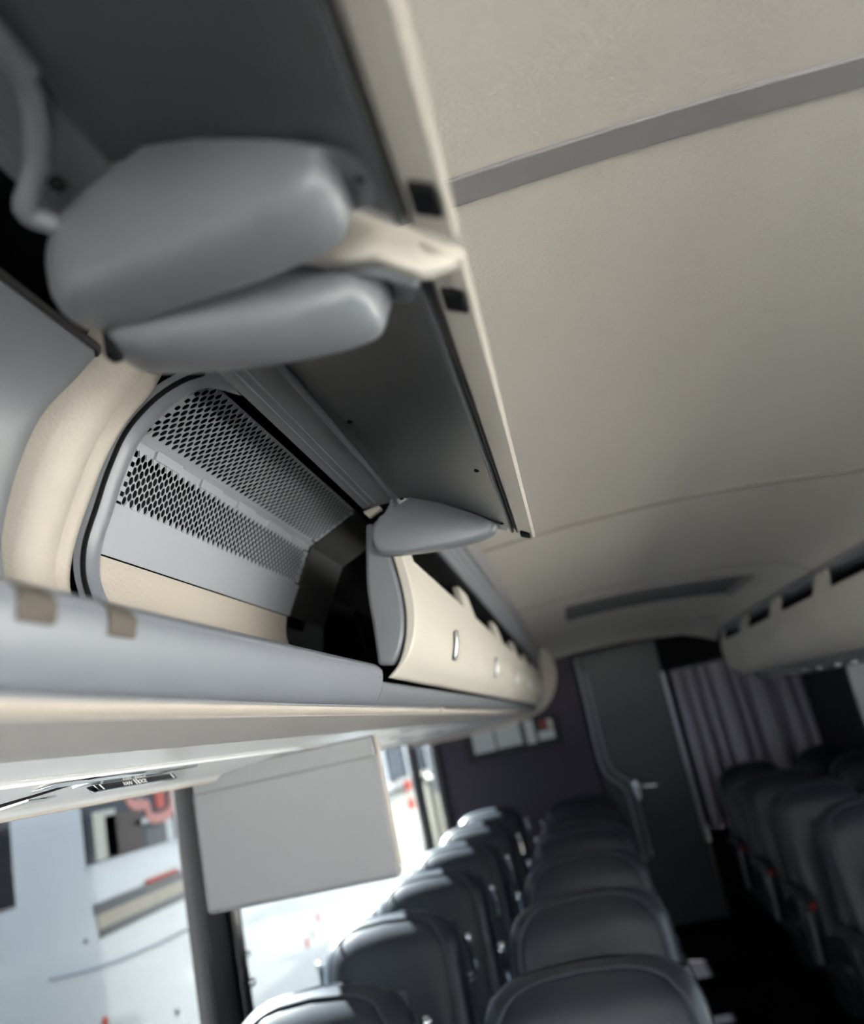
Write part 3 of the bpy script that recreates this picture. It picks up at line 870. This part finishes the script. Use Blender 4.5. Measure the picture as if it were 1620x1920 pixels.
# ================================================================== REAR FITTINGS
# pleated curtain: rounded folds with deep narrow valleys between them
folds = [(.785, .868), (.880, .965), (.985, 1.06), (1.072, 1.215), (1.232, 1.285), (1.335, 1.49), (1.55, 1.655), (1.665, 1.745)]
prof = []
for (a, b) in folds:
    prof.append((a - .003, 7.30))
    for k in range(9):
        t = math.pi * k / 8
        prof.append(((a+b)/2 - (b-a)/2 * math.cos(t), 7.20 - .11 * math.sin(t) ** .7))
    prof.append((b + .003, 7.30))
vs = []; fs = []
for (x, y) in prof:
    vs += [(x, y, -1.05), (x, y, -.4), (x, y * .35 + 7.18 * .65, .16)]
for i in range(len(prof) - 1):
    a = i*3
    fs += [(a, a+3, a+4, a+1), (a+1, a+4, a+5, a+2)]
cu = MB().add(vs, fs).build('curtain', M['curtain'], smooth=80)
sd = cu.modifiers.new('thickness', 'SOLIDIFY'); sd.thickness = .003
tag(cu, 'dark purple pleated curtain hanging beside the rear door', 'curtain')
cr = MB().tube([(.77, 7.10, .175), (1.755, 7.10, .175)], .010, 8).build('curtain_rod', M['rubber'])
tag(cr, 'black rod carrying the pleated purple curtain', 'curtain rod')

# dark frame with flat pale and red blocks on the rear partition
nb = thing('framed_panel', 'dark framed panel with pale blocks on the rear partition', 'notice board', (-.6, Y1, -.1))
MB().box((-.98, Y1 - .025, -.215), (-.19, Y1 - .001, .03)).build('panel_frame', M['rubber'], nb, bevel=.008)
for (a, b, c, d, m) in ((-.90, -.72, -.155, .02, 'white'), (-.705, -.50, -.15, .02, 'white'), (-.46, -.385, -.165, .02, 'white'), (-.36, -.23, -.155, -.085, 'white'), (-.33, -.28, -.07, .0, 'rednear'), (-.27, -.23, -.075, .0, 'cream')):
    MB().box((a, Y1 - .028, c), (b, Y1 - .024, d)).build('colour_block', M[m], nb)

# ================================================================== OUTSIDE
gd = MB().box((-40, -25, -2.95), (40, 60, -2.9)).build('ground_outside', M['concrete']); struct(gd)

# white coach parked alongside
EX = -2.8
ec = thing('parked_coach', 'white coach with dark window and beige stripe parked outside the left windows', 'coach', (-3.4, 6, -2.9))
MB().box((EX - 2.4, -1.0, -2.55), (EX, 11.6, .72)).build('coach_body', M['coach'], ec, bevel=.08, seg=4)
f = MB().box((EX - .02, 4.60, -.245), (EX + .006, 9.9, .55)).build('coach_window', M['cglass'], ec, bevel=.015)
MB().box((EX - .02, 1.2, -.33), (EX + .006, 3.99, .5)).build('coach_window', M['cglass'], ec, bevel=.06, seg=4)
MB().box((EX - .01, 4.59, -.26), (EX + .012, 9.9, -.245)).build('window_ledge', M['coach'], f)
for a, b, c, d, m in ((4.70, 4.95, -.235, .03, 'cream'), (4.82, 5.25, -.235, .0, 'brown'), (5.15, 5.62, -.10, -.065, 'white'), (5.28, 5.56, -.25, -.13, 'cdark'), (5.55, 5.66, -.24, -.10, 'white'), (5.75, 6.3, -.24, .2, 'brown')):
    MB().box((EX - .01, a, c), (EX + .008, b, d)).build('window_object', M[m], f, bevel=.004)
# red outlined lettering standing on the glass
def stroke(path, wdt, m, name, t):
    pts = [Vector(p) for p in path]; L = []; Rr = []
    for i, p in enumerate(pts):
        a = pts[max(i-1, 0)]; b = pts[min(i+1, len(pts)-1)]; d = (b - a).normalized()
        L.append(p + Vector((-d.y, d.x))*wdt/2); Rr.append(p - Vector((-d.y, d.x))*wdt/2)
    vs = []; fs = []
    n = len(pts)
    for xx in (EX + .006, EX + t):
        vs += [(xx, p.x, p.y) for p in L] + [(xx, p.x, p.y) for p in Rr]
    for i in range(n - 1):
        fs += [(i, i+1, n+i+1, n+i), (2*n+i, 3*n+i, 3*n+i+1, 2*n+i+1), (i, 2*n+i, 2*n+i+1, i+1), (n+i, n+i+1, 3*n+i+1, 3*n+i)]
    fs += [(0, n, 3*n, 2*n), (n-1, 3*n-1, 4*n-1, 2*n-1)][:2]
    return MB().add(vs, fs).build(name, m, f)
stroke(smooth([(5.10, .22), (5.10, .08), (5.17, .025), (5.30, .015), (5.34, .0), (5.35, -.06), (5.42, -.085), (5.58, -.08), (5.66, -.04), (5.68, .06), (5.68, .22)], 4), .062, M['pink'], 'lettering_outline', .012)
stroke([(5.51, .24), (5.51, -.03)], .12, M['red'], 'lettering', .013)
stroke(smooth([(5.20, .24), (5.21, .11), (5.27, .08)], 4), .05, M['coach'], 'lettering', .012)
# stripes
MB().box((EX - .005, 4.64, -.505), (EX + .008, 11.5, -.447)).build('dark_stripe', M['cdark'], ec)
MB().box((EX - .005, 4.66, -.580), (EX + .007, 11.5, -.505)).build('beige_stripe', M['cbeige'], ec)
MB().box((EX - .005, 4.67, -.625), (EX + .008, 11.5, -.580)).build('dark_stripe', M['cdark'], ec)
MB().box((EX, 5.22, -.452), (EX + .014, 5.64, -.425)).build('red_marker', M['red'], ec, bevel=.004)
MB().tube(smooth([(EX + .002, 4.2, -.70), (EX + .002, 4.65, -.76), (EX + .002, 5.2, -.80), (EX + .002, 6.0, -.815), (EX + .002, 8, -.82)], 4), .009, 6).build('panel_seam', M['cseam'], ec)
for y, z, r, m in ((4.53, -.605, .012, 'cdark'), (5.42, -1.223, .02, 'cdark'), (4.64, -1.03, .03, 'red'), (8.3, -1.31, .05, 'red'), (8.1, -1.40, .05, 'cbeige'), (7.9, -1.43, .05, 'red')):
    MB().ball((EX, y, z), (.012, r, r), 10, 6).build('marker_dot', M[m], ec)
for y in (1.0, 9.0):
    MB().tube([(EX - .26, y, -2.42), (EX + .02, y, -2.42)], .48, 24).build('wheel', M['rubber'], ec)

# vehicles further back in the yard
vn = thing('parked_van', 'white van with red tail lamps parked beyond the white coach', 'van', (-3.6, 15, -2.9))
MB().box((-5.2, 12.4, -2.6), (-3.0, 18.2, -.62)).build('van_body', M['cream'], vn, bevel=.12, seg=4)
MB().box((-5.1, 13.0, -.62), (-3.1, 17.6, .25)).build('van_cab', M['coach'], vn, bevel=.18, seg=4)
MB().box((-3.13, 13.6, -.45), (-3.07, 15.0, .1)).build('van_window', M['cglass'], vn, bevel=.03)
MB().box((-3.13, 15.4, -.45), (-3.07, 17.0, .1)).build('van_window', M['cglass'], vn, bevel=.03)
for z in (-.55, -.85):
    MB().box((-3.02, 14.2, z - .08), (-2.95, 14.5, z + .08)).build('tail_lamp', M['red'], vn, bevel=.02)
for y in (13.4, 16.9):
    MB().tube([(-3.25, y, -2.45), (-2.96, y, -2.45)], .42, 20).build('wheel', M['rubber'], vn)
ps = thing('marker_post', 'white and cream striped post standing in the yard', 'post', (-2.8, 16.6, -2.9))
MB().box((-2.9, 16.2, -2.9), (-2.75, 16.9, -.85)).build('post_lower', M['cream'], ps, bevel=.03)
MB().box((-2.9, 16.2, -.85), (-2.75, 16.9, .3)).build('post_upper', M['alu'], ps, bevel=.03)
bl = thing('building', 'long dark shed closing the yard behind the parked vehicles', 'building', (-8, 26, -2.9))
MB().box((-16, 22, -2.9), (-2.0, 26, 1.6)).build('building_wall', M['cdark'], bl, bevel=.02)
MB().box((-16.3, 21.7, 1.6), (-1.7, 26.3, 1.9)).build('building_roof', M['alu'], bl, bevel=.02)
for x in (-13, -10, -7, -4):
    MB().box((x - .8, 21.96, -.8), (x + .8, 22.02, .6)).build('building_window', M['cglass'], bl)

for o in bpy.data.objects:
    if '_at' in o: del o['_at']
